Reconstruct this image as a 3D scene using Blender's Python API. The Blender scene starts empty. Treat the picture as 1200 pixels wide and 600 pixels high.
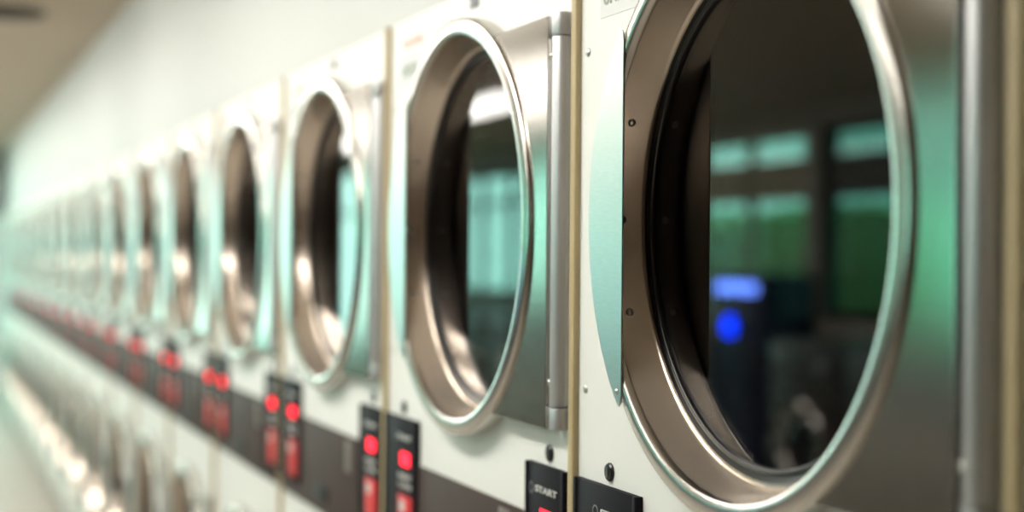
import bpy, bmesh, math, random
from mathutils import Vector, Matrix

random.seed(7)
scn = bpy.context.scene
COL = scn.collection
U = 0.8                       # metres per dryer width
PI = math.pi


def wz(Y):                    # height above the floor of a wall height Y (in dryer widths)
    return 1.45 + (Y - 0.0713) * U


def P(X, Y, Z):               # wall frame (dryer widths) -> world metres
    return Vector((X * U, -Z * U, wz(Y)))


XC = -0.515                   # door centre inside one dryer pitch


def L(X, Y, Z):               # same, inside one dryer whose root stands below its door centre
    return Vector(((X - XC) * U, -Z * U, wz(Y)))


# ------------------------------------------------------------------ materials
def new_mat(name):
    m = bpy.data.materials.new(name)
    m.use_nodes = True
    nt = m.node_tree
    for n in list(nt.nodes):
        nt.nodes.remove(n)
    out = nt.nodes.new('ShaderNodeOutputMaterial')
    return m, nt, out


def paint(name, col, rough=0.5, metal=0.0, var=0.04, scale=30.0, bump=0.0, stretch=None, coat=0.0, spec=0.5):
    m, nt, out = new_mat(name)
    b = nt.nodes.new('ShaderNodeBsdfPrincipled')
    tc = nt.nodes.new('ShaderNodeTexCoord')
    mp = nt.nodes.new('ShaderNodeMapping')
    if stretch:
        mp.inputs['Scale'].default_value = stretch
    nz = nt.nodes.new('ShaderNodeTexNoise')
    nz.inputs['Scale'].default_value = scale
    nz.inputs['Detail'].default_value = 4
    nt.links.new(tc.outputs['Object'], mp.inputs['Vector'])
    nt.links.new(mp.outputs['Vector'], nz.inputs['Vector'])
    mx = nt.nodes.new('ShaderNodeMix')
    mx.data_type = 'RGBA'
    mx.inputs[6].default_value = (*[c * (1 - var) for c in col], 1)
    mx.inputs[7].default_value = (*[min(1, c * (1 + var)) for c in col], 1)
    nt.links.new(nz.outputs['Fac'], mx.inputs[0])
    nt.links.new(mx.outputs[2], b.inputs['Base Color'])
    b.inputs['Metallic'].default_value = metal
    b.inputs['Roughness'].default_value = rough
    b.inputs['Specular IOR Level'].default_value = spec
    b.inputs['Coat Weight'].default_value = coat
    if bump:
        bp = nt.nodes.new('ShaderNodeBump')
        bp.inputs['Strength'].default_value = bump
        bp.inputs['Distance'].default_value = 0.002
        nt.links.new(nz.outputs['Fac'], bp.inputs['Height'])
        nt.links.new(bp.outputs['Normal'], b.inputs['Normal'])
    nt.links.new(b.outputs[0], out.inputs[0])
    return m


def satin(name, col, rough, stretch):
    """sheet steel with a short-tailed sheen and fine grain"""
    m, nt, out = new_mat(name)
    g = nt.nodes.new('ShaderNodeBsdfAnisotropic')
    g.distribution = 'BECKMANN'
    tc = nt.nodes.new('ShaderNodeTexCoord')
    mp = nt.nodes.new('ShaderNodeMapping')
    mp.inputs['Scale'].default_value = stretch
    nz = nt.nodes.new('ShaderNodeTexNoise')
    nz.inputs['Scale'].default_value = 60
    nz.inputs['Detail'].default_value = 4
    mx = nt.nodes.new('ShaderNodeMix')
    mx.data_type = 'RGBA'
    mx.inputs[6].default_value = (*[c * 0.92 for c in col], 1)
    mx.inputs[7].default_value = (*[min(1, c * 1.08) for c in col], 1)
    nt.links.new(tc.outputs['Object'], mp.inputs['Vector'])
    nt.links.new(mp.outputs['Vector'], nz.inputs['Vector'])
    nt.links.new(nz.outputs['Fac'], mx.inputs[0])
    nt.links.new(mx.outputs[2], g.inputs['Color'])
    g.inputs['Roughness'].default_value = rough
    nt.links.new(g.outputs[0], out.inputs[0])
    return m


def emit(name, col, strength):
    m, nt, out = new_mat(name)
    e = nt.nodes.new('ShaderNodeEmission')
    e.inputs[0].default_value = (*col, 1)
    e.inputs[1].default_value = strength
    nt.links.new(e.outputs[0], out.inputs[0])
    return m


def glass(name, tint, f0):
    """clear sheet: see-through, with a mirror share that grows with the angle"""
    m, nt, out = new_mat(name)
    tr = nt.nodes.new('ShaderNodeBsdfTransparent')
    tr.inputs[0].default_value = (*tint, 1)
    gl = nt.nodes.new('ShaderNodeBsdfGlossy')
    gl.inputs['Roughness'].default_value = 0.0
    geo = nt.nodes.new('ShaderNodeNewGeometry')
    dot = nt.nodes.new('ShaderNodeVectorMath')
    dot.operation = 'DOT_PRODUCT'
    nt.links.new(geo.outputs['Incoming'], dot.inputs[0])
    nt.links.new(geo.outputs['Normal'], dot.inputs[1])

    def mth(op, a, b=None):
        n = nt.nodes.new('ShaderNodeMath')
        n.operation = op
        for i, v in enumerate((a, b)):
            if v is None:
                continue
            if isinstance(v, (int, float)):
                n.inputs[i].default_value = v
            else:
                nt.links.new(v, n.inputs[i])
        return n.outputs[0]
    c = mth('ABSOLUTE', dot.outputs['Value'])
    f = mth('POWER', mth('SUBTRACT', 1.0, c), 5.0)
    f = mth('ADD', mth('MULTIPLY', f, 1 - f0), f0)
    mix = nt.nodes.new('ShaderNodeMixShader')
    nt.links.new(f, mix.inputs[0])
    nt.links.new(tr.outputs[0], mix.inputs[1])
    nt.links.new(gl.outputs[0], mix.inputs[2])
    nt.links.new(mix.outputs[0], out.inputs[0])
    return m


def perforated(name):
    m, nt, out = new_mat(name)
    b = nt.nodes.new('ShaderNodeBsdfPrincipled')
    tc = nt.nodes.new('ShaderNodeTexCoord')
    vo = nt.nodes.new('ShaderNodeTexVoronoi')
    vo.inputs['Scale'].default_value = 55
    vo.inputs['Randomness'].default_value = 0.15
    cr = nt.nodes.new('ShaderNodeValToRGB')
    cr.color_ramp.elements[0].position = 0.25
    cr.color_ramp.elements[0].color = (0.002, 0.002, 0.002, 1)
    cr.color_ramp.elements[1].position = 0.32
    cr.color_ramp.elements[1].color = (0.022, 0.018, 0.017, 1)
    nt.links.new(tc.outputs['Object'], vo.inputs['Vector'])
    nt.links.new(vo.outputs['Distance'], cr.inputs[0])
    nt.links.new(cr.outputs[0], b.inputs['Base Color'])
    b.inputs['Metallic'].default_value = 0.6
    b.inputs['Roughness'].default_value = 0.55
    nt.links.new(b.outputs[0], out.inputs[0])
    return m


def tiled(name, c1, c2, size, rough):
    m, nt, out = new_mat(name)
    b = nt.nodes.new('ShaderNodeBsdfPrincipled')
    tc = nt.nodes.new('ShaderNodeTexCoord')
    br = nt.nodes.new('ShaderNodeTexBrick')
    br.offset = 0.0
    br.inputs['Color1'].default_value = (*c1, 1)
    br.inputs['Color2'].default_value = (*[c * 0.93 for c in c1], 1)
    br.inputs['Mortar'].default_value = (*c2, 1)
    br.inputs['Scale'].default_value = 1.0
    br.inputs['Mortar Size'].default_value = 0.004
    br.inputs['Brick Width'].default_value = size
    br.inputs['Row Height'].default_value = size
    nt.links.new(tc.outputs['Object'], br.inputs['Vector'])
    nt.links.new(br.outputs['Color'], b.inputs['Base Color'])
    b.inputs['Roughness'].default_value = rough
    nt.links.new(b.outputs[0], out.inputs[0])
    return m


M = {}
M['enamel'] = paint('white_enamel', (0.80, 0.80, 0.765), 0.5, var=0.015, scale=12, spec=0.3)
M['steel'] = satin('brushed_stainless', (0.56, 0.535, 0.50), 0.17, (1, 1, 14))
M['plate'] = satin('finger_plate_stainless', (0.74, 0.735, 0.71), 0.36, (1, 1, 6))
M['ring'] = paint('spun_stainless', (0.62, 0.59, 0.55), 0.22, metal=1.0, var=0.06, scale=90)
M['liner'] = paint('satin_stainless', (0.70, 0.60, 0.51), 0.25, metal=0.78, var=0.06, scale=140)
M['hinge'] = paint('satin_hinge_metal', (0.56, 0.56, 0.57), 0.40, metal=0.55, var=0.04)
M['screw'] = paint('zinc_screw', (0.62, 0.60, 0.56), 0.3, metal=1.0)
M['rubber'] = paint('black_rubber', (0.012, 0.010, 0.011), 0.28, var=0.1)
M['trim'] = paint('tan_trim', (0.46, 0.36, 0.20), 0.55, var=0.06, scale=20)
M['pad'] = paint('black_control_plastic', (0.011, 0.009, 0.013), 0.55, var=0.08, spec=0.10)
M['band'] = paint('brown_band', (0.058, 0.037, 0.033), 0.6, var=0.12, scale=25, spec=0.25)
M['band_light'] = paint('grey_brown_plate', (0.16, 0.13, 0.115), 0.45)
M['slot'] = paint('dark_recess', (0.012, 0.01, 0.011), 0.6)
M['body'] = paint('galvanised_cabinet', (0.42, 0.42, 0.40), 0.5, metal=0.4)
M['drum'] = perforated('perforated_drum')
M['glass'] = glass('door_glass', (0.50, 0.48, 0.48), 0.11)
M['led'] = emit('red_display', (1.0, 0.022, 0.04), 4.5)
M['redlabel'] = paint('red_label', (0.66, 0.014, 0.022), 0.5)
M['print'] = paint('pale_print', (0.62, 0.62, 0.60), 0.6)
M['print_grey'] = paint('grey_print', (0.20, 0.20, 0.22), 0.6)
M['sticker'] = paint('grey_sticker', (0.66, 0.67, 0.66), 0.5, var=0.02)
M['sticker_ink'] = paint('green_grey_ink', (0.30, 0.36, 0.29), 0.6)
M['red_ink'] = paint('faded_red_ink', (0.80, 0.36, 0.28), 0.6)
M['fascia'] = paint('painted_fascia', (0.56, 0.57, 0.545), 0.55, var=0.02, scale=4)
M['ceiling'] = paint('dull_ceiling', (0.56, 0.47, 0.37), 0.85, var=0.06, scale=8)
M['floor'] = tiled('floor_tile', (0.43, 0.385, 0.335), (0.29, 0.26, 0.23), 0.305, 0.45)
M['brown_wall'] = paint('brown_wall', (0.17, 0.10, 0.055), 0.7, var=0.08, scale=5)
M['green_wall'] = paint('grey_green_wall', (0.34, 0.34, 0.30), 0.7, var=0.08, scale=5)
M['frame'] = paint('dark_window_frame', (0.05, 0.045, 0.04), 0.4, metal=0.5)
M['beige'] = paint('beige_window_frame', (0.42, 0.37, 0.26), 0.5)
M['pane'] = glass('window_pane', (0.93, 0.97, 0.95), 0.04)
M['pane_tinted'] = glass('tinted_window_pane', (0.64, 0.72, 0.69), 0.04)  # tint added to dim the teal reflected from the fourth bay
M['washer'] = paint('dark_washer_enamel', (0.048, 0.040, 0.038), 0.4, var=0.05)
M['washer_top'] = paint('washer_worktop', (0.08, 0.09, 0.10), 0.3)
M['dark_glass'] = paint('dark_porthole', (0.01, 0.012, 0.014), 0.08)
M['machine'] = paint('navy_cabinet', (0.014, 0.018, 0.05), 0.35)
M['tube'] = emit('fluorescent_diffuser', (1.0, 0.965, 0.89), 22.0)  # glow of the added, unseen lamp row nearest the dryers
M['tube_dim'] = emit('soft_fluorescent_diffuser', (1.0, 0.97, 0.90), 11.0)
M['housing'] = paint('fixture_housing', (0.7, 0.7, 0.68), 0.5)
M['blue_screen'] = emit('blue_screen', (0.12, 0.26, 1.0), 16.0)
M['blue_lamp'] = emit('blue_lamp', (0.0, 0.03, 1.0), 20.0)
M['leaf'] = paint('hedge_leaf', (0.55, 0.80, 0.40), 0.8, var=0.3, scale=18, bump=0.4)
M['asphalt'] = paint('asphalt', (0.10, 0.10, 0.10), 0.9, var=0.2, scale=60)
M['speaker'] = paint('brown_grille', (0.06, 0.045, 0.035), 0.7)


# ------------------------------------------------------------------ mesh helpers
def link(name, bm, mat, parent=None, smooth=True, angle=24):
    bmesh.ops.recalc_face_normals(bm, faces=bm.faces)
    me = bpy.data.meshes.new(name)
    bm.to_mesh(me)
    bm.free()
    me.materials.append(mat)
    if smooth:
        me.set_sharp_from_angle(angle=math.radians(angle))
        for p in me.polygons:
            p.use_smooth = True
    o = bpy.data.objects.new(name, me)
    COL.objects.link(o)
    if parent:
        o.parent = parent
    return o


def box(bm, lo, hi, bev=0.0, seg=2):
    lo, hi = Vector(lo), Vector(hi)
    lo, hi = Vector(map(min, lo, hi)), Vector(map(max, lo, hi))
    r = bmesh.ops.create_cube(bm, size=1.0)
    vs = r['verts']
    for v in vs:
        v.co = Vector([lo[i] + (v.co[i] + 0.5) * (hi[i] - lo[i]) for i in range(3)])
    if bev > 0:
        es = list({e for v in vs for e in v.link_edges})
        bmesh.ops.bevel(bm, geom=es, offset=bev, segments=seg, affect='EDGES', profile=0.5)


def lathe(bm, prof, centre, n=128, close_start=False, close_end=False):
    """prof: (radius, Z) in dryer widths, turned about the axis normal to the wall"""
    rings = []
    for r, z in prof:
        ring = []
        for i in range(n):
            a = 2 * PI * i / n
            ring.append(bm.verts.new((centre.x + r * U * math.cos(a), -z * U, centre.z + r * U * math.sin(a))))
        rings.append(ring)
    for a, b in zip(rings[:-1], rings[1:]):
        for i in range(n):
            bm.faces.new((a[i], a[(i + 1) % n], b[(i + 1) % n], b[i]))
    if close_start:
        bm.faces.new(rings[0])
    if close_end:
        bm.faces.new(rings[-1])


def extrude_poly(bm, pts, y0, y1, bev=0.0):
    """pts: (x, z) outline; from y0 (front) to y1"""
    f = [bm.verts.new((x, y0, z)) for x, z in pts]
    b = [bm.verts.new((x, y1, z)) for x, z in pts]
    n = len(pts)
    face = bm.faces.new(f)
    bm.faces.new(b[::-1])
    for i in range(n):
        bm.faces.new((f[i], b[i], b[(i + 1) % n], f[(i + 1) % n]))
    if bev > 0:
        bmesh.ops.bevel(bm, geom=list(face.edges), offset=bev, segments=2, affect='EDGES', profile=0.5)


def cyl(bm, c, axis, r, length, n=24, r2=None, bev=0.0):
    """solid cylinder centred at c along 'x', 'y' or 'z'"""
    rot = {'z': Matrix.Identity(4), 'x': Matrix.Rotation(PI / 2, 4, 'Y'), 'y': Matrix.Rotation(PI / 2, 4, 'X')}[axis]
    g = bmesh.ops.create_cone(bm, cap_ends=True, segments=n, radius1=r, radius2=r if r2 is None else r2,
                              depth=length, matrix=Matrix.Translation(c) @ rot)
    if bev > 0:
        es = [e for e in {e for v in g['verts'] for e in v.link_edges}
              if any(len(f.verts) > 4 for f in e.link_faces)]
        bmesh.ops.bevel(bm, geom=es, offset=bev, segments=2, affect='EDGES', profile=0.5)


def dome(bm, c, r, flat=0.6, direction=(0, -1, 0), n=24):
    d = Vector(direction).normalized()
    q = Vector((0, 0, 1)).rotation_difference(d).to_matrix().to_4x4()
    s = Matrix.Diagonal((1, 1, flat, 1))
    bmesh.ops.create_uvsphere(bm, u_segments=n, v_segments=12, radius=r, matrix=Matrix.Translation(c) @ q @ s)


def empty(name, loc, label=None, cat=None, group=None, rot=0.0):
    o = bpy.data.objects.new(name, None)
    o.empty_display_size = 0.1
    o.location = loc
    o.rotation_euler.z = rot
    COL.objects.link(o)
    tag(o, label, cat, group)
    return o


def tag(o, label=None, cat=None, group=None, kind=None):
    if label:
        o['label'] = label
    if cat:
        o['category'] = cat
    if group:
        o['group'] = group
    if kind:
        o['kind'] = kind
    return o


def struct(name, bm, mat, parent=None, smooth=False):
    o = link(name, bm, mat, parent, smooth)
    if not parent:
        o['kind'] = 'structure'
    return o


def text_mesh(name, body, mat, height, origin, parent, width=None, bold=0.0, depth=0.0006):
    """lettering lying on the front face, left-bottom corner at origin"""
    cu = bpy.data.curves.new(name, 'FONT')
    cu.body = body
    cu.size = 1.0
    cu.extrude = 0.02
    cu.offset = bold
    tmp = bpy.data.objects.new('tmp_text', cu)
    COL.objects.link(tmp)
    dg = bpy.context.evaluated_depsgraph_get()
    me = bpy.data.meshes.new_from_object(tmp.evaluated_get(dg))
    bpy.data.objects.remove(tmp)
    bpy.data.curves.remove(cu)
    xs = [v.co.x for v in me.vertices]
    ys = [v.co.y for v in me.vertices]
    sy = height / (max(ys) - min(ys))
    sx = sy if width is None else width / (max(xs) - min(xs))
    x0, y0 = min(xs), min(ys)
    for v in me.vertices:
        x, y, z = v.co
        v.co = Vector((origin[0] + (x - x0) * sx, origin[1] - (z + 0.02) / 0.04 * depth, origin[2] + (y - y0) * sy))
    me.materials.clear()
    me.materials.append(mat)
    me.name = name
    o = bpy.data.objects.new(name, me)
    COL.objects.link(o)
    o.parent = parent
    return o


def copy_tree(o, parent=None):
    c = o.copy()
    COL.objects.link(c)
    if parent:
        c.parent = parent
    for ch in list(o.children):
        copy_tree(ch, c)
    return c


# ------------------------------------------------------------------ one stack dryer
DOOR_Y = (0.127, -1.065)
R_OUT, R_IN, R_BACK, R_GLASS = 0.3758, 0.3441, 0.3309, 0.3105
Z_PANEL, Z_GLASS = -0.008, -0.0453
DX, DZ = 0.013, 0.008          # where the whole door sits against the front


def circle_hole_panel(bm, x0, x1, y0, y1, yc, r, z):
    """front sheet with a round hole, lofted from the hole to the rectangle"""
    n = 96
    ang = [2 * PI * i / n for i in range(n)]
    for cx, cy in ((x0, y0), (x1, y0), (x0, y1), (x1, y1)):
        ang.append(math.atan2(cy - yc, cx - XC) % (2 * PI))
    ang = sorted(set(ang))
    inner, outer, back = [], [], []
    for a in ang:
        c, s = math.cos(a), math.sin(a)
        t = min((x1 - XC) / c if c > 1e-9 else (x0 - XC) / c if c < -1e-9 else 1e9,
                (y1 - yc) / s if s > 1e-9 else (y0 - yc) / s if s < -1e-9 else 1e9)
        inner.append(bm.verts.new(L(XC + r * c, yc + r * s, z)))
        outer.append(bm.verts.new(L(XC + t * c, yc + t * s, z)))
        back.append(bm.verts.new(L(XC + r * c, yc + r * s, z - 0.02)))
    m = len(ang)
    for i in range(m):
        j = (i + 1) % m
        bm.faces.new((inner[i], inner[j], outer[j], outer[i]))
        bm.faces.new((inner[i], back[i], back[j], inner[j]))


def build_dryer():
    root = empty('stack_dryer', P(XC, 0, 0) * 1.0)
    root.location.z = 0.0
    XL, XR = -0.998, -0.020
    YT, YB, YM = 0.56, -1.655, -0.50
    # cabinet: open-fronted sheet box behind the front panel
    bm = bmesh.new()
    t = 0.006
    box(bm, L(XL, YB, Z_PANEL - 0.02), L(XL + t, YT, -1.05))
    box(bm, L(XR - t, YB, Z_PANEL - 0.02), L(XR, YT, -1.05))
    box(bm, L(XL, YT - t, Z_PANEL - 0.02), L(XR, YT, -1.05))
    box(bm, L(XL, YB, Z_PANEL - 0.02), L(XR, YB + t, -1.05))
    box(bm, L(XL, YM - t, Z_PANEL - 0.02), L(XR, YM + t, -1.05))
    box(bm, L(XL, YB, -1.05), L(XR, YT, -1.05 - t))
    link('cabinet', bm, M['body'], root, smooth=False)
    # base plinth
    bm = bmesh.new()
    box(bm, L(XL + 0.01, YB, -0.05), L(XR - 0.01, -1.7412, -0.9), 0.002)
    link('plinth', bm, M['slot'], root)
    # white front
    bm = bmesh.new()
    circle_hole_panel(bm, XL, XR, YM, YT, DOOR_Y[0], 0.35, Z_PANEL)
    circle_hole_panel(bm, XL, XR, YB, YM, DOOR_Y[1], 0.35, Z_PANEL)
    bmesh.ops.remove_doubles(bm, verts=bm.verts, dist=1e-5)
    for lo, hi in ((L(XL, YT, Z_PANEL), L(XR, YT - 0.003, -0.028)), (L(XL, YB, Z_PANEL), L(XR, YB + 0.003, -0.028)),
                   (L(XL, YB, Z_PANEL), L(XL + 0.003, YT, -0.028)), (L(XR, YB, Z_PANEL), L(XR - 0.003, YT, -0.028))):
        box(bm, lo, Vector((hi.x, hi.y, hi.z)) + Vector((0, 0.0, 0)))
    link('front_panel', bm, M['enamel'], root, smooth=False)
    # tan strip that covers the seam on its left
    bm = bmesh.new()
    box(bm, L(-1.0180, YB, -0.03), L(-0.9985, YT, 0.0020), 0.0025, 3)
    link('seam_trim', bm, M['trim'], root)

    for yc in DOOR_Y:
        ctr = L(XC, yc, 0)
        # ---- drum behind the door
        bm = bmesh.new()
        lathe(bm, [(0.349, -0.03), (0.349, -0.10), (0.42, -0.11), (0.42, -0.92), (0.40, -0.95), (0.0001, -0.96)], ctr, 72)
        link('drum', bm, M['drum'], root)
        # ---- door: turned ring plus the flat wing that reaches to the hinge
        bm = bmesh.new()
        prof = [(0.349, -0.0195), (0.3770, -0.0195), (0.3765, 0.000), (0.3760, 0.0135), (0.3754, 0.0150), (0.3744, 0.0163),
                (0.3728, 0.0174), (0.3705, 0.0181), (0.366, 0.0189), (0.356, 0.0204), (0.3505, 0.0196), (0.3470, 0.0172),
                (0.3450, 0.0130), (0.3440, 0.0090), (0.3470, 0.0080), (0.349, -0.0195)]
        lathe(bm, prof, ctr, 160)
        liner_bm = bmesh.new()
        lathe(liner_bm, [(0.3468, 0.0078), (0.3437, 0.0082), (R_BACK + 0.0012, -0.0360), (R_BACK, -0.0385), (R_BACK - 0.002, -0.0400),
                         (0.3235, -0.0405), (0.3235, -0.062), (0.345, -0.062), (0.3468, 0.0078)], ctr, 160)
        hy = 0.320
        a0 = math.asin(hy / 0.3765)
        pts = [(ctr.x + 0.3765 * U * math.cos(a), ctr.z + 0.3765 * U * math.sin(a))
               for a in [a0 - 2 * a0 * i / 40 for i in range(41)]]
        xr = (-0.0665 - DX - XC) * U
        pts += [(xr, ctr.z - hy * U), (xr, ctr.z + hy * U)]
        wing_bm = bmesh.new()
        extrude_poly(wing_bm, pts, -0.0110 * U, -0.0045 * U, 0.0010)
        door = link('door', bm, M['ring'], root, angle=30)
        door.location = (DX * U, -DZ * U, 0)
        link('liner', liner_bm, M['liner'], door, angle=30)
        link('wing_plate', wing_bm, M['steel'], door, smooth=False)
        # ---- crescent finger plate closing the left of the ring
        bm = bmesh.new()
        dx = -0.2675
        half = math.sqrt(0.3785 ** 2 - dx ** 2)
        a1 = math.atan2(half, dx)
        arc = [a1 + (2 * PI - 2 * a1) * i / 36 for i in range(37)]
        pts = []
        cut = 0.010
        for i, a in enumerate(arc):
            x, y = 0.3785 * math.cos(a), 0.3785 * math.sin(a)
            if abs(y) > half - cut:
                continue
            pts.append((x, y))
        # rounded ends
        xe = pts[0][0]
        top = [(dx, half - 0.024), (dx - 0.002, half - 0.015), (dx - 0.006, half - 0.010)]
        pts = top + pts + [(x, -y) for x, y in top[::-1]]
        pts = [(ctr.x + x * U, ctr.z + y * U) for x, y in pts]
        extrude_poly(bm, pts, -0.0228 * U, -0.0200 * U, 0.0009)
        link('handle_plate', bm, M['plate'], door, smooth=False)
        bm = bmesh.new()
        dome(bm, L(XC + dx - 0.013, yc - half + 0.030, 0.0228), 0.0042 * U, 0.5)
        link('rivet', bm, M['screw'], door)
        for dyr in (0.135, 0.0, -0.130):
            rr = 0.338
            a = PI - math.asin(dyr / rr)
            bm = bmesh.new()
            dome(bm, L(XC + (rr + 0.0003) * math.cos(a), yc + rr * math.sin(a), -0.012), 0.0058 * U, 0.5,
                 direction=(-math.cos(a), 0, -math.sin(a)))
            link('rivet', bm, M['screw'], door)
        # ---- gasket and pane
        bm = bmesh.new()
        gp = [(0.3245, -0.0402), (0.3245, -0.0398)]
        gp += [(0.3205, -0.0412), (0.3165, -0.0428)]
        gp += [(0.3118 + 0.0038 * math.cos(t), -0.0428 + 0.0038 * math.sin(t)) for t in [PI * i / 8 for i in range(9)]]
        gp += [(0.3080, -0.0470), (0.3080, -0.056), (0.3245, -0.056), (0.3245, -0.0402)]
        lathe(bm, gp, ctr, 128)
        link('gasket', bm, M['rubber'], door, angle=50)
        bm = bmesh.new()
        lathe(bm, [(0.3110, Z_GLASS), (0.3110, Z_GLASS - 0.0035)], ctr, 128, True, True)
        link('glass_pane', bm, M['glass'], door, smooth=False)
        # ---- hinge: three knuckles on a pin
        hx, hz = -0.0470 - DX, 0.003 - DZ
        for ya, yb, nm in ((0.288, 0.323, 0), (-0.2835, 0.2860, 1), (-0.319, -0.2855, 0)):
            c = L(hx, yc + (ya + yb) / 2, hz)
            bm = bmesh.new()
            ln = (yb - ya) * U
            cyl(bm, c, 'z', 0.0155 * U, ln, 28, bev=0.0008)
            if nm:      # leaf that runs to the wing
                box(bm, L(hx - 0.032, yc + ya, -0.0060), L(hx, yc + yb, -0.0130))
            else:       # leaf that is screwed to the front
                box(bm, L(hx, yc + ya + 0.002, -0.0145), L(hx + 0.025, yc + yb - 0.002, -0.0199))
            link('hinge', bm, M['hinge'], door)
        for dy in (0.257, -0.247):
            bm = bmesh.new()
            dome(bm, L(hx - 0.008, yc + dy, hz + 0.0135), 0.0055 * U, 0.6, direction=(-0.5, -1, 0))
            link('screw', bm, M['screw'], door)
            bm = bmesh.new()
            dome(bm, L(-0.972, yc + dy - 0.004, Z_PANEL), 0.0065 * U, 0.55)
            link('screw', bm, M['screw'], root)

    # ---- brown band across the middle
    bm = bmesh.new()
    box(bm, L(-0.997, -0.342, Z_PANEL), L(-0.021, -0.560, -0.003), 0.001)
    band = link('control_band', bm, M['band'], root)
    bm = bmesh.new()
    box(bm, L(-0.315, -0.352, -0.003), L(-0.265, -0.425, 0.001), 0.001)
    link('lint_latch', bm, M['band_light'], band)
    bm = bmesh.new()
    box(bm, L(-0.62, -0.492, -0.003), L(-0.49, -0.528, 0.0005), 0.001)
    link('coin_return', bm, M['slot'], band)

    # ---- two control pads with display, lettering and red label
    for x0, x1, tx in ((-0.9900, -0.776, -0.844), (-0.186, -0.0290, -0.094)):
        xm = (x0 + x1) / 2
        w = x1 - x0
        bm = bmesh.new()
        yt, yb = -0.256, -0.525
        box(bm, L(x0, yt, Z_PANEL), L(x1, yb, 0.002), 0.0012)
        fw = 0.010
        box(bm, L(x0, yt, 0.001), L(x0 + fw, yb, 0.0045), 0.001)       # raised side rails
        box(bm, L(x1 - fw, yt, 0.001), L(x1, yb, 0.0045), 0.001)
        pad = link('control_pad', bm, M['pad'], root)
        bm = bmesh.new()
        box(bm, L(tx - 0.028, -0.325, 0.002), L(tx + 0.028, -0.352, 0.0035), 0.0005)
        link('red_display', bm, M['led'], pad)
        text_mesh('lettering', 'START', M['print'], 0.0105 * U, L(tx - 0.050, -0.3005, 0.0022), pad, 0.088 * U, 0.02)
        bm = bmesh.new()
        lathe(bm, [(0.0095, 0.0021), (0.0095, 0.0028), (0.0075, 0.0028), (0.0075, 0.0021), (0.0095, 0.0021)],
              L(tx - 0.068, -0.2965, 0), 24)
        link('emblem', bm, M['print_grey'], pad)
        for i, (word, yy) in enumerate((('INSERT', -0.3795), ('COINS', -0.3975))):
            text_mesh('lettering', word, M['print'], 0.0105 * U, L(tx - 0.045, yy, 0.0022), pad, 0.085 * U, 0.01)
        bm = bmesh.new()
        box(bm, L(tx - 0.045, -0.412, 0.002), L(tx + 0.045, -0.505, 0.0032), 0.0005)
        link('red_label', bm, M['redlabel'], pad)
        bm = bmesh.new()
        box(bm, L(tx - 0.034, -0.424, 0.0032), L(tx + 0.000, -0.446, 0.0036))
        link('pale_window', bm, M['print'], pad)
        # key lock just above the pad
        bm = bmesh.new()
        kc = L(xm, -0.236, 0)
        lathe(bm, [(0.0135, Z_PANEL), (0.0135, -0.0055), (0.0115, -0.0032), (0.006, -0.0024), (0.0001, -0.0022)], kc, 32)
        k = link('key_lock', bm, M['rubber'], root)
        bm = bmesh.new()
        box(bm, L(xm - 0.0012, -0.229, -0.0028), L(xm + 0.0012, -0.243, -0.0015))
        link('keyhole', bm, M['screw'], k)

    # ---- sticker at the top left, badge above the door
    bm = bmesh.new()
    box(bm, L(-0.930, 0.424, Z_PANEL), L(-0.800, 0.492, Z_PANEL + 0.0008))
    st = link('warning_sticker', bm, M['sticker'], root, smooth=False)
    text_mesh('lettering', 'UNDER', M['sticker_ink'], 0.026 * U, L(-0.917, 0.4415, Z_PANEL + 0.0008), st, 0.105 * U, 0.015)
    text_mesh('heading', 'CAUTION', M['red_ink'], 0.018 * U, L(-0.912, 0.500, Z_PANEL), root, 0.13 * U, 0.015)
    bm = bmesh.new()
    box(bm, L(-0.500, 0.522, Z_PANEL), L(-0.455, 0.548, Z_PANEL + 0.002), 0.0005)
    link('badge', bm, M['print_grey'], root)
    return root


N_DRY = 17
ORD = ['', 'second', 'third', 'fourth', 'fifth', 'sixth', 'seventh', 'eighth', 'ninth', 'tenth', 'eleventh',
       'twelfth', 'thirteenth', 'fourteenth', 'fifteenth', 'sixteenth', 'seventeenth']


def dryer_label(k):
    if k == -1:
        return "white stack dryer cut off by the photo's right edge, only its tan seam strip showing"
    if k == 0:
        return 'nearest white stack dryer, its big sharp round glass door showing blue lights'
    if k == 1:
        return 'second white stack dryer, left of the nearest one, whole oval door in view'
    return f'{ORD[k]} white stack dryer along the row, counting the nearest big door as first'


proto = build_dryer()
GRP = 'white stack dryers in the long row'
for k in range(-1, N_DRY):
    d = proto if k == 0 else copy_tree(proto)
    d.location.x = (XC - k) * U
    tag(d, dryer_label(k), 'dryer', GRP)

# ------------------------------------------------------------------ the room
X0, X1 = -18.8 * U, 3.2 * U          # left and right end walls
Y1 = -5.4 * U                        # wall opposite the dryers
YB_ = 1.15 * U                       # service wall behind the dryers
H = wz(1.30)

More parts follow.
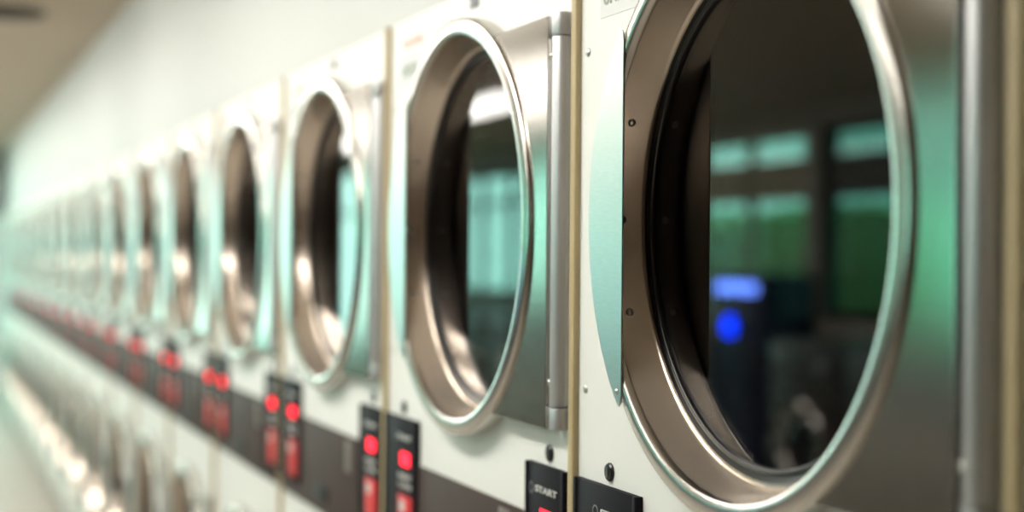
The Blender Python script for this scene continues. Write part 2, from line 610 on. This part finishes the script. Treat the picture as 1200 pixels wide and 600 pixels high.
bm = bmesh.new()
box(bm, (X0 - 0.2, Y1 - 0.2, -0.1), (X1 + 0.2, YB_ + 0.2, 0.0))
struct('floor', bm, M['floor'])
bm = bmesh.new()
box(bm, (X0 - 0.2, Y1 - 0.2, H), (X1 + 0.2, YB_ + 0.2, H + 0.1))
struct('ceiling', bm, M['ceiling'])
bm = bmesh.new()
box(bm, (X0 - 0.2, 0.012, wz(0.562)), (X1 + 0.2, 0.10, H))            # bulkhead over the dryers
box(bm, (X0 - 0.2, YB_, 0), (X1 + 0.2, YB_ + 0.1, H))                  # back of the service space
box(bm, (X0 - 0.2, 0.012, 0), (-(N_DRY + 0.025) * U, 0.10, H))        # pier beyond the last dryer
box(bm, (1.0 * U - 0.015, 0.012, 0), (X1 + 0.2, 0.10, H))              # pier before the first dryer
struct('wall_back', bm, M['fascia'])
bm = bmesh.new()
box(bm, (X1, Y1 - 0.2, 0), (X1 + 0.1, YB_, H))
struct('wall_right', bm, M['brown_wall'])


def wall_with_openings(bm, span, zs, opens, put):
    """span (a0,a1), zs (0,H), opens [(a0,a1,z0,z1)...] sorted; put(a0,a1,z0,z1) adds a block"""
    a = span[0]
    for o0, o1, z0, z1 in opens:
        put(a, o0, *zs)
        put(o0, o1, zs[0], z0)
        put(o0, o1, z1, zs[1])
        a = o1
    put(a, span[1], *zs)


# storefront windows opposite: (X from, X to) in dryer widths
BAYS = [(-17.6, -14.6), (-14.2, -11.4), (-11.0, -9.1), (-8.9, -5.6), (-2.4, -0.8)]
Z0w, Z1w = 1.10, wz(1.11)
opens = [(a * U, b * U, Z0w, Z1w) for a, b in BAYS]
bm = bmesh.new()
wall_with_openings(bm, (X0 - 0.2, X1 + 0.1), (0, H), opens, lambda a, b, c, d: box(bm, (a, Y1 - 0.15, c), (b, Y1, d)))
struct('wall_front', bm, M['green_wall'])


def window(n, a, b, z0, z1, axis, at, muls, transom):
    """frame, mullions and pane set in the wall; axis 'x' runs along x at y = at, 'y' along y at x = at"""
    def put(bm, p0, p1, q0, q1, d0, d1):
        if axis == 'x':
            box(bm, (p0, at + d0, q0), (p1, at + d1, q1))
        else:
            box(bm, (at + d0, p0, q0), (at + d1, p1, q1))
    f = 0.05
    s = -1
    bm = bmesh.new()
    put(bm, a, b, z0, z0 + f, s * 0.10, s * 0.04)
    put(bm, a, b, z1 - f, z1, s * 0.10, s * 0.04)
    put(bm, a, a + f, z0, z1, s * 0.10, s * 0.04)
    put(bm, b - f, b, z0, z1, s * 0.10, s * 0.04)
    for i in range(1, muls):
        m = a + (b - a) * i / muls
        put(bm, m - 0.02, m + 0.02, z0, z1, s * 0.10, s * 0.04)
    if transom:
        put(bm, a, b, transom[0], transom[1], s * 0.10, s * 0.04)
    w = bpy.data.objects.new(f'window_{n}', None)
    COL.objects.link(w)
    w['kind'] = 'structure'
    fr = link('window_frame', bm, M['beige'] if n == 3 else M['housing'] if n == 6 else M['frame'], w, smooth=False)
    bm = bmesh.new()
    put(bm, a + 0.01, b - 0.01, z0 + 0.01, z1 - 0.01, s * 0.072, s * 0.068)
    link('glass_pane', bm, M['pane_tinted'] if n == 4 else M['pane'], w, smooth=False)


for i, (a, b) in enumerate(BAYS):
    window(i + 1, a * U, b * U, Z0w, Z1w, 'x', Y1, 2 if b - a < 2.2 else 3, (wz(0.56), wz(0.87)) if i in (2, 3) else (wz(0.70), wz(0.76)))

# far end wall with a glazed shopfront
E0, E1 = -5.0 * U, -0.06 * U
bm = bmesh.new()
wall_with_openings(bm, (Y1 - 0.15, YB_), (0, H), [(E0, E1, 0.25, wz(1.22))],
                   lambda a, b, c, d: box(bm, (X0 - 0.15, a, c), (X0, b, d)))
struct('wall_left', bm, M['fascia'])
window(6, E0, E1, 0.25, wz(1.22), 'y', X0, 4, (wz(0.62), wz(0.68)))

# ceiling lights
def ceiling_light(x, z, glow, label, group):
    c = Vector((x * U, -z * U, H))
    t = empty('ceiling_light', c, label, 'light', group)
    bm = bmesh.new()
    box(bm, (-0.62, -0.16, -0.05), (0.62, 0.16, 0.0), 0.004)
    link('housing', bm, M['housing'], t)
    bm = bmesh.new()
    prof = [(-0.145, -0.05), (-0.125, -0.078), (-0.08, -0.092), (0.0, -0.096), (0.08, -0.092), (0.125, -0.078), (0.145, -0.05)]
    a = [bm.verts.new((-0.60, y, z)) for y, z in prof]
    b = [bm.verts.new((0.60, y, z)) for y, z in prof]
    for i in range(len(prof) - 1):
        bm.faces.new((a[i], a[i + 1], b[i + 1], b[i]))
    bm.faces.new(a)
    bm.faces.new(b)
    bm.faces.new((a[0], a[-1], b[-1], b[0]))
    link('diffuser', bm, glow, t)
    return t


for x, z in [(-16.9 + 2.3 * i, 1.25) for i in range(6)] + [(-3.2, 1.2), (-1.2, 1.15)]:  # row added out of view to brighten the fronts and door liners
    ceiling_light(x, z, M['tube'], 'bright fluorescent ceiling light in the row just in front of the dryers', 'fluorescent lights before the dryers')
for x in (-16.6, -14.2, -11.8, -9.75, -7.95, -2.9, -0.9):
    ceiling_light(x, 3.0, M['tube_dim'], 'softer fluorescent ceiling light in the row over the middle of the room', 'fluorescent lights over the middle aisle')

# dark round speaker in the ceiling
t = empty('ceiling_speaker', P(-7.0, 0, 0.56) * 1.0, 'dark round speaker grille in the brown ceiling at top left', 'speaker')
t.location.z = H
bm = bmesh.new()
bmesh.ops.create_cone(bm, cap_ends=True, segments=40, radius1=0.13, radius2=0.16, depth=0.02, matrix=Matrix.Translation((0, 0, -0.01)))
link('grille', bm, M['speaker'], t)
bm = bmesh.new()
n = 40
for r0, r1, z in ((0.16, 0.185, -0.012),):
    ri = [[bm.verts.new((r * math.cos(2 * PI * i / n), r * math.sin(2 * PI * i / n), zz)) for i in range(n)]
          for r, zz in ((r0, 0), (r0, z), (r1, z), (r1, 0))]
    for q in range(4):
        A, B = ri[q], ri[(q + 1) % 4]
        for i in range(n):
            bm.faces.new((A[i], A[(i + 1) % n], B[(i + 1) % n], B[i]))
link('rim', bm, M['band'], t)

# row of front-load washers under the windows
def build_washer():
    t = empty('washing_machine', (0, 0, 0))
    w, dp, h = 0.70, 0.72, 1.02
    bm = bmesh.new()
    box(bm, (-w / 2, -dp, 0.06), (w / 2, 0, h), 0.008)
    link('body', bm, M['washer'], t)
    bm = bmesh.new()
    box(bm, (-w / 2 + 0.03, -dp + 0.05, 0), (w / 2 - 0.03, -0.03, 0.06))
    link('plinth', bm, M['slot'], t, smooth=False)
    bm = bmesh.new()
    box(bm, (-w / 2 + 0.02, -0.002, h - 0.20), (w / 2 - 0.02, 0.012, h - 0.03), 0.003)
    p = link('control_panel', bm, M['washer_top'], t)
    bm = bmesh.new()
    cyl(bm, Vector((0.2, 0.025, h - 0.115)), 'y', 0.03, 0.03, 24)
    link('dial', bm, M['hinge'], p)
    bm = bmesh.new()
    prof = [(0.17, 0.0), (0.235, 0.0), (0.235, 0.025), (0.215, 0.04), (0.185, 0.035), (0.17, 0.015), (0.17, 0.0)]
    n = 48
    rings = [[bm.verts.new((r * math.cos(2 * PI * i / n), y, 0.47 + r * math.sin(2 * PI * i / n))) for i in range(n)] for r, y in prof]
    for A, B in zip(rings[:-1], rings[1:]):
        for i in range(n):
            bm.faces.new((A[i], A[(i + 1) % n], B[(i + 1) % n], B[i]))
    dr = link('door', bm, M['steel'], t)
    bm = bmesh.new()
    dome(bm, Vector((0, 0.008, 0.47)), 0.172, 0.25, (0, 1, 0), 32)
    link('glass_pane', bm, M['dark_glass'], dr)
    bm = bmesh.new()
    box(bm, (-0.25, 0.03, 0.43), (-0.20, 0.055, 0.51), 0.004)
    link('handle', bm, M['hinge'], dr)
    return t


wp = build_washer()
first = True
for i in range(21):
    x = -14.2 + i * 0.74
    if -10.5 * U < x < -8.4 * U:
        continue
    o = wp if first else copy_tree(wp)
    first = False
    o.location = (x, Y1 + 0.76, 0)
    tag(o, 'dark front-load washing machine under the windows facing the dryers', 'washing machine', 'front-load washers opposite the dryers')

# change machine with blue lights, reflected in the nearest door
cx, cyy = -9.34 * U, Y1 + 0.02
t = empty('change_machine', (cx, cyy, 0), 'dark change machine with blue lights, reflected in the nearest door glass', 'change machine')
bm = bmesh.new()
box(bm, (-0.33, 0, 0), (0.33, 0.36, wz(-0.03)), 0.01)
link('body', bm, M['machine'], t)
bm = bmesh.new()
box(bm, (-0.22, 0.35, wz(-0.185)), (0.27, 0.372, wz(-0.105)), 0.003)
link('screen', bm, M['blue_screen'], t)
bm = bmesh.new()
dome(bm, Vector((-0.05, 0.362, wz(-0.445))), 0.064, 0.6, (0, 1, 0))
link('button_lamp', bm, M['blue_lamp'], t)
bm = bmesh.new()
box(bm, (0.1, 0.35, wz(-0.62)), (0.28, 0.364, wz(-0.72)), 0.003)
link('coin_tray', bm, M['slot'], t)

# outside: pavement and hedge behind the change machine's window
bm = bmesh.new()
box(bm, (X0 - 12, Y1 - 14, -0.16), (X1 + 2, Y1 - 0.16, -0.06))
box(bm, (X0 - 12, Y1 - 0.16, -0.16), (X0 - 0.21, YB_ + 4, -0.06))
struct('ground', bm, M['asphalt'])
bm = bmesh.new()
bmesh.ops.create_cube(bm, size=1.0)
bmesh.ops.subdivide_edges(bm, edges=bm.edges, cuts=14, use_grid_fill=True)
for v in bm.verts:
    v.co = Vector((v.co.x * 5.2, v.co.y * 0.8, (v.co.z + 0.5) * 1.85))
    v.co += Vector([random.uniform(-0.05, 0.05) for _ in range(3)])
hd = link('hedge', bm, M['leaf'], angle=180)
hd.location = (-12.6 * U, Y1 - 1.2, -0.05)
tag(hd, 'green clipped hedge outside the window behind the change machine', 'hedge')

# ------------------------------------------------------------------ sky
w = bpy.data.worlds.new('sky')
scn.world = w
w.use_nodes = True
nt = w.node_tree
nt.nodes.clear()
wo = nt.nodes.new('ShaderNodeOutputWorld')
bg = nt.nodes.new('ShaderNodeBackground')
tc = nt.nodes.new('ShaderNodeTexCoord')
sx = nt.nodes.new('ShaderNodeSeparateXYZ')
cr = nt.nodes.new('ShaderNodeValToRGB')         # teal dusk, paling towards the far end of the street
el = cr.color_ramp.elements
el[0].position, el[0].color = 0.0, (0.70, 0.93, 0.87, 1)
el[1].position, el[1].color = 0.11, (0.28, 0.86, 0.70, 1)
e2 = el.new(0.03)
e2.color = (0.42, 0.90, 0.79, 1)
mr = nt.nodes.new('ShaderNodeMath')
mr.operation = 'MULTIPLY_ADD'
mr.inputs[1].default_value = 0.5
mr.inputs[2].default_value = 0.5
nt.links.new(tc.outputs['Generated'], sx.inputs[0])
nt.links.new(sx.outputs['X'], mr.inputs[0])
nt.links.new(mr.outputs[0], cr.inputs[0])
nt.links.new(cr.outputs[0], bg.inputs[0])
bg.inputs[1].default_value = 5.0
nt.links.new(bg.outputs[0], wo.inputs[0])

# ------------------------------------------------------------------ camera
F, YAW, PITCH, ROLL = 1788.44, 0.3704, 0.0014, 0.0082
fw = Vector((-math.cos(YAW) * math.cos(PITCH), math.sin(PITCH), -math.sin(YAW) * math.cos(PITCH)))
r = fw.cross(Vector((0, 1, 0))).normalized()
u = r.cross(fw)
c, s = math.cos(ROLL), math.sin(ROLL)
r, u = c * r + s * u, -s * r + c * u
tow = lambda v: Vector((v.x, -v.z, v.y))
R_, U_, F_ = tow(r), tow(u), tow(fw)
cam = bpy.data.cameras.new('camera')
co = bpy.data.objects.new('camera', cam)
COL.objects.link(co)
mat = Matrix((R_, U_, -F_)).transposed().to_4x4()
mat.translation = P(1.1166, 0.0713, 0.9236)
co.matrix_world = mat
cam.sensor_width = 36.0
cam.lens = F / 1200 * 36.0
cam.clip_start = 0.02
cam.dof.use_dof = True
cam.dof.focus_distance = 2.12 * U
cam.dof.aperture_fstop = cam.lens / 1000 / (0.037 * U)
scn.camera = co

scn.view_settings.view_transform = 'Standard'
scn.view_settings.look = 'None'
scn.view_settings.gamma = 1.0
scn.view_settings.use_curve_mapping = False
scn.view_settings.exposure = 0.0
scn.cycles.use_denoising = True
scn.cycles.max_bounces = 10
scn.cycles.transparent_max_bounces = 16
scn.cycles.caustics_reflective = True
scn.cycles.sample_clamp_indirect = 6.0
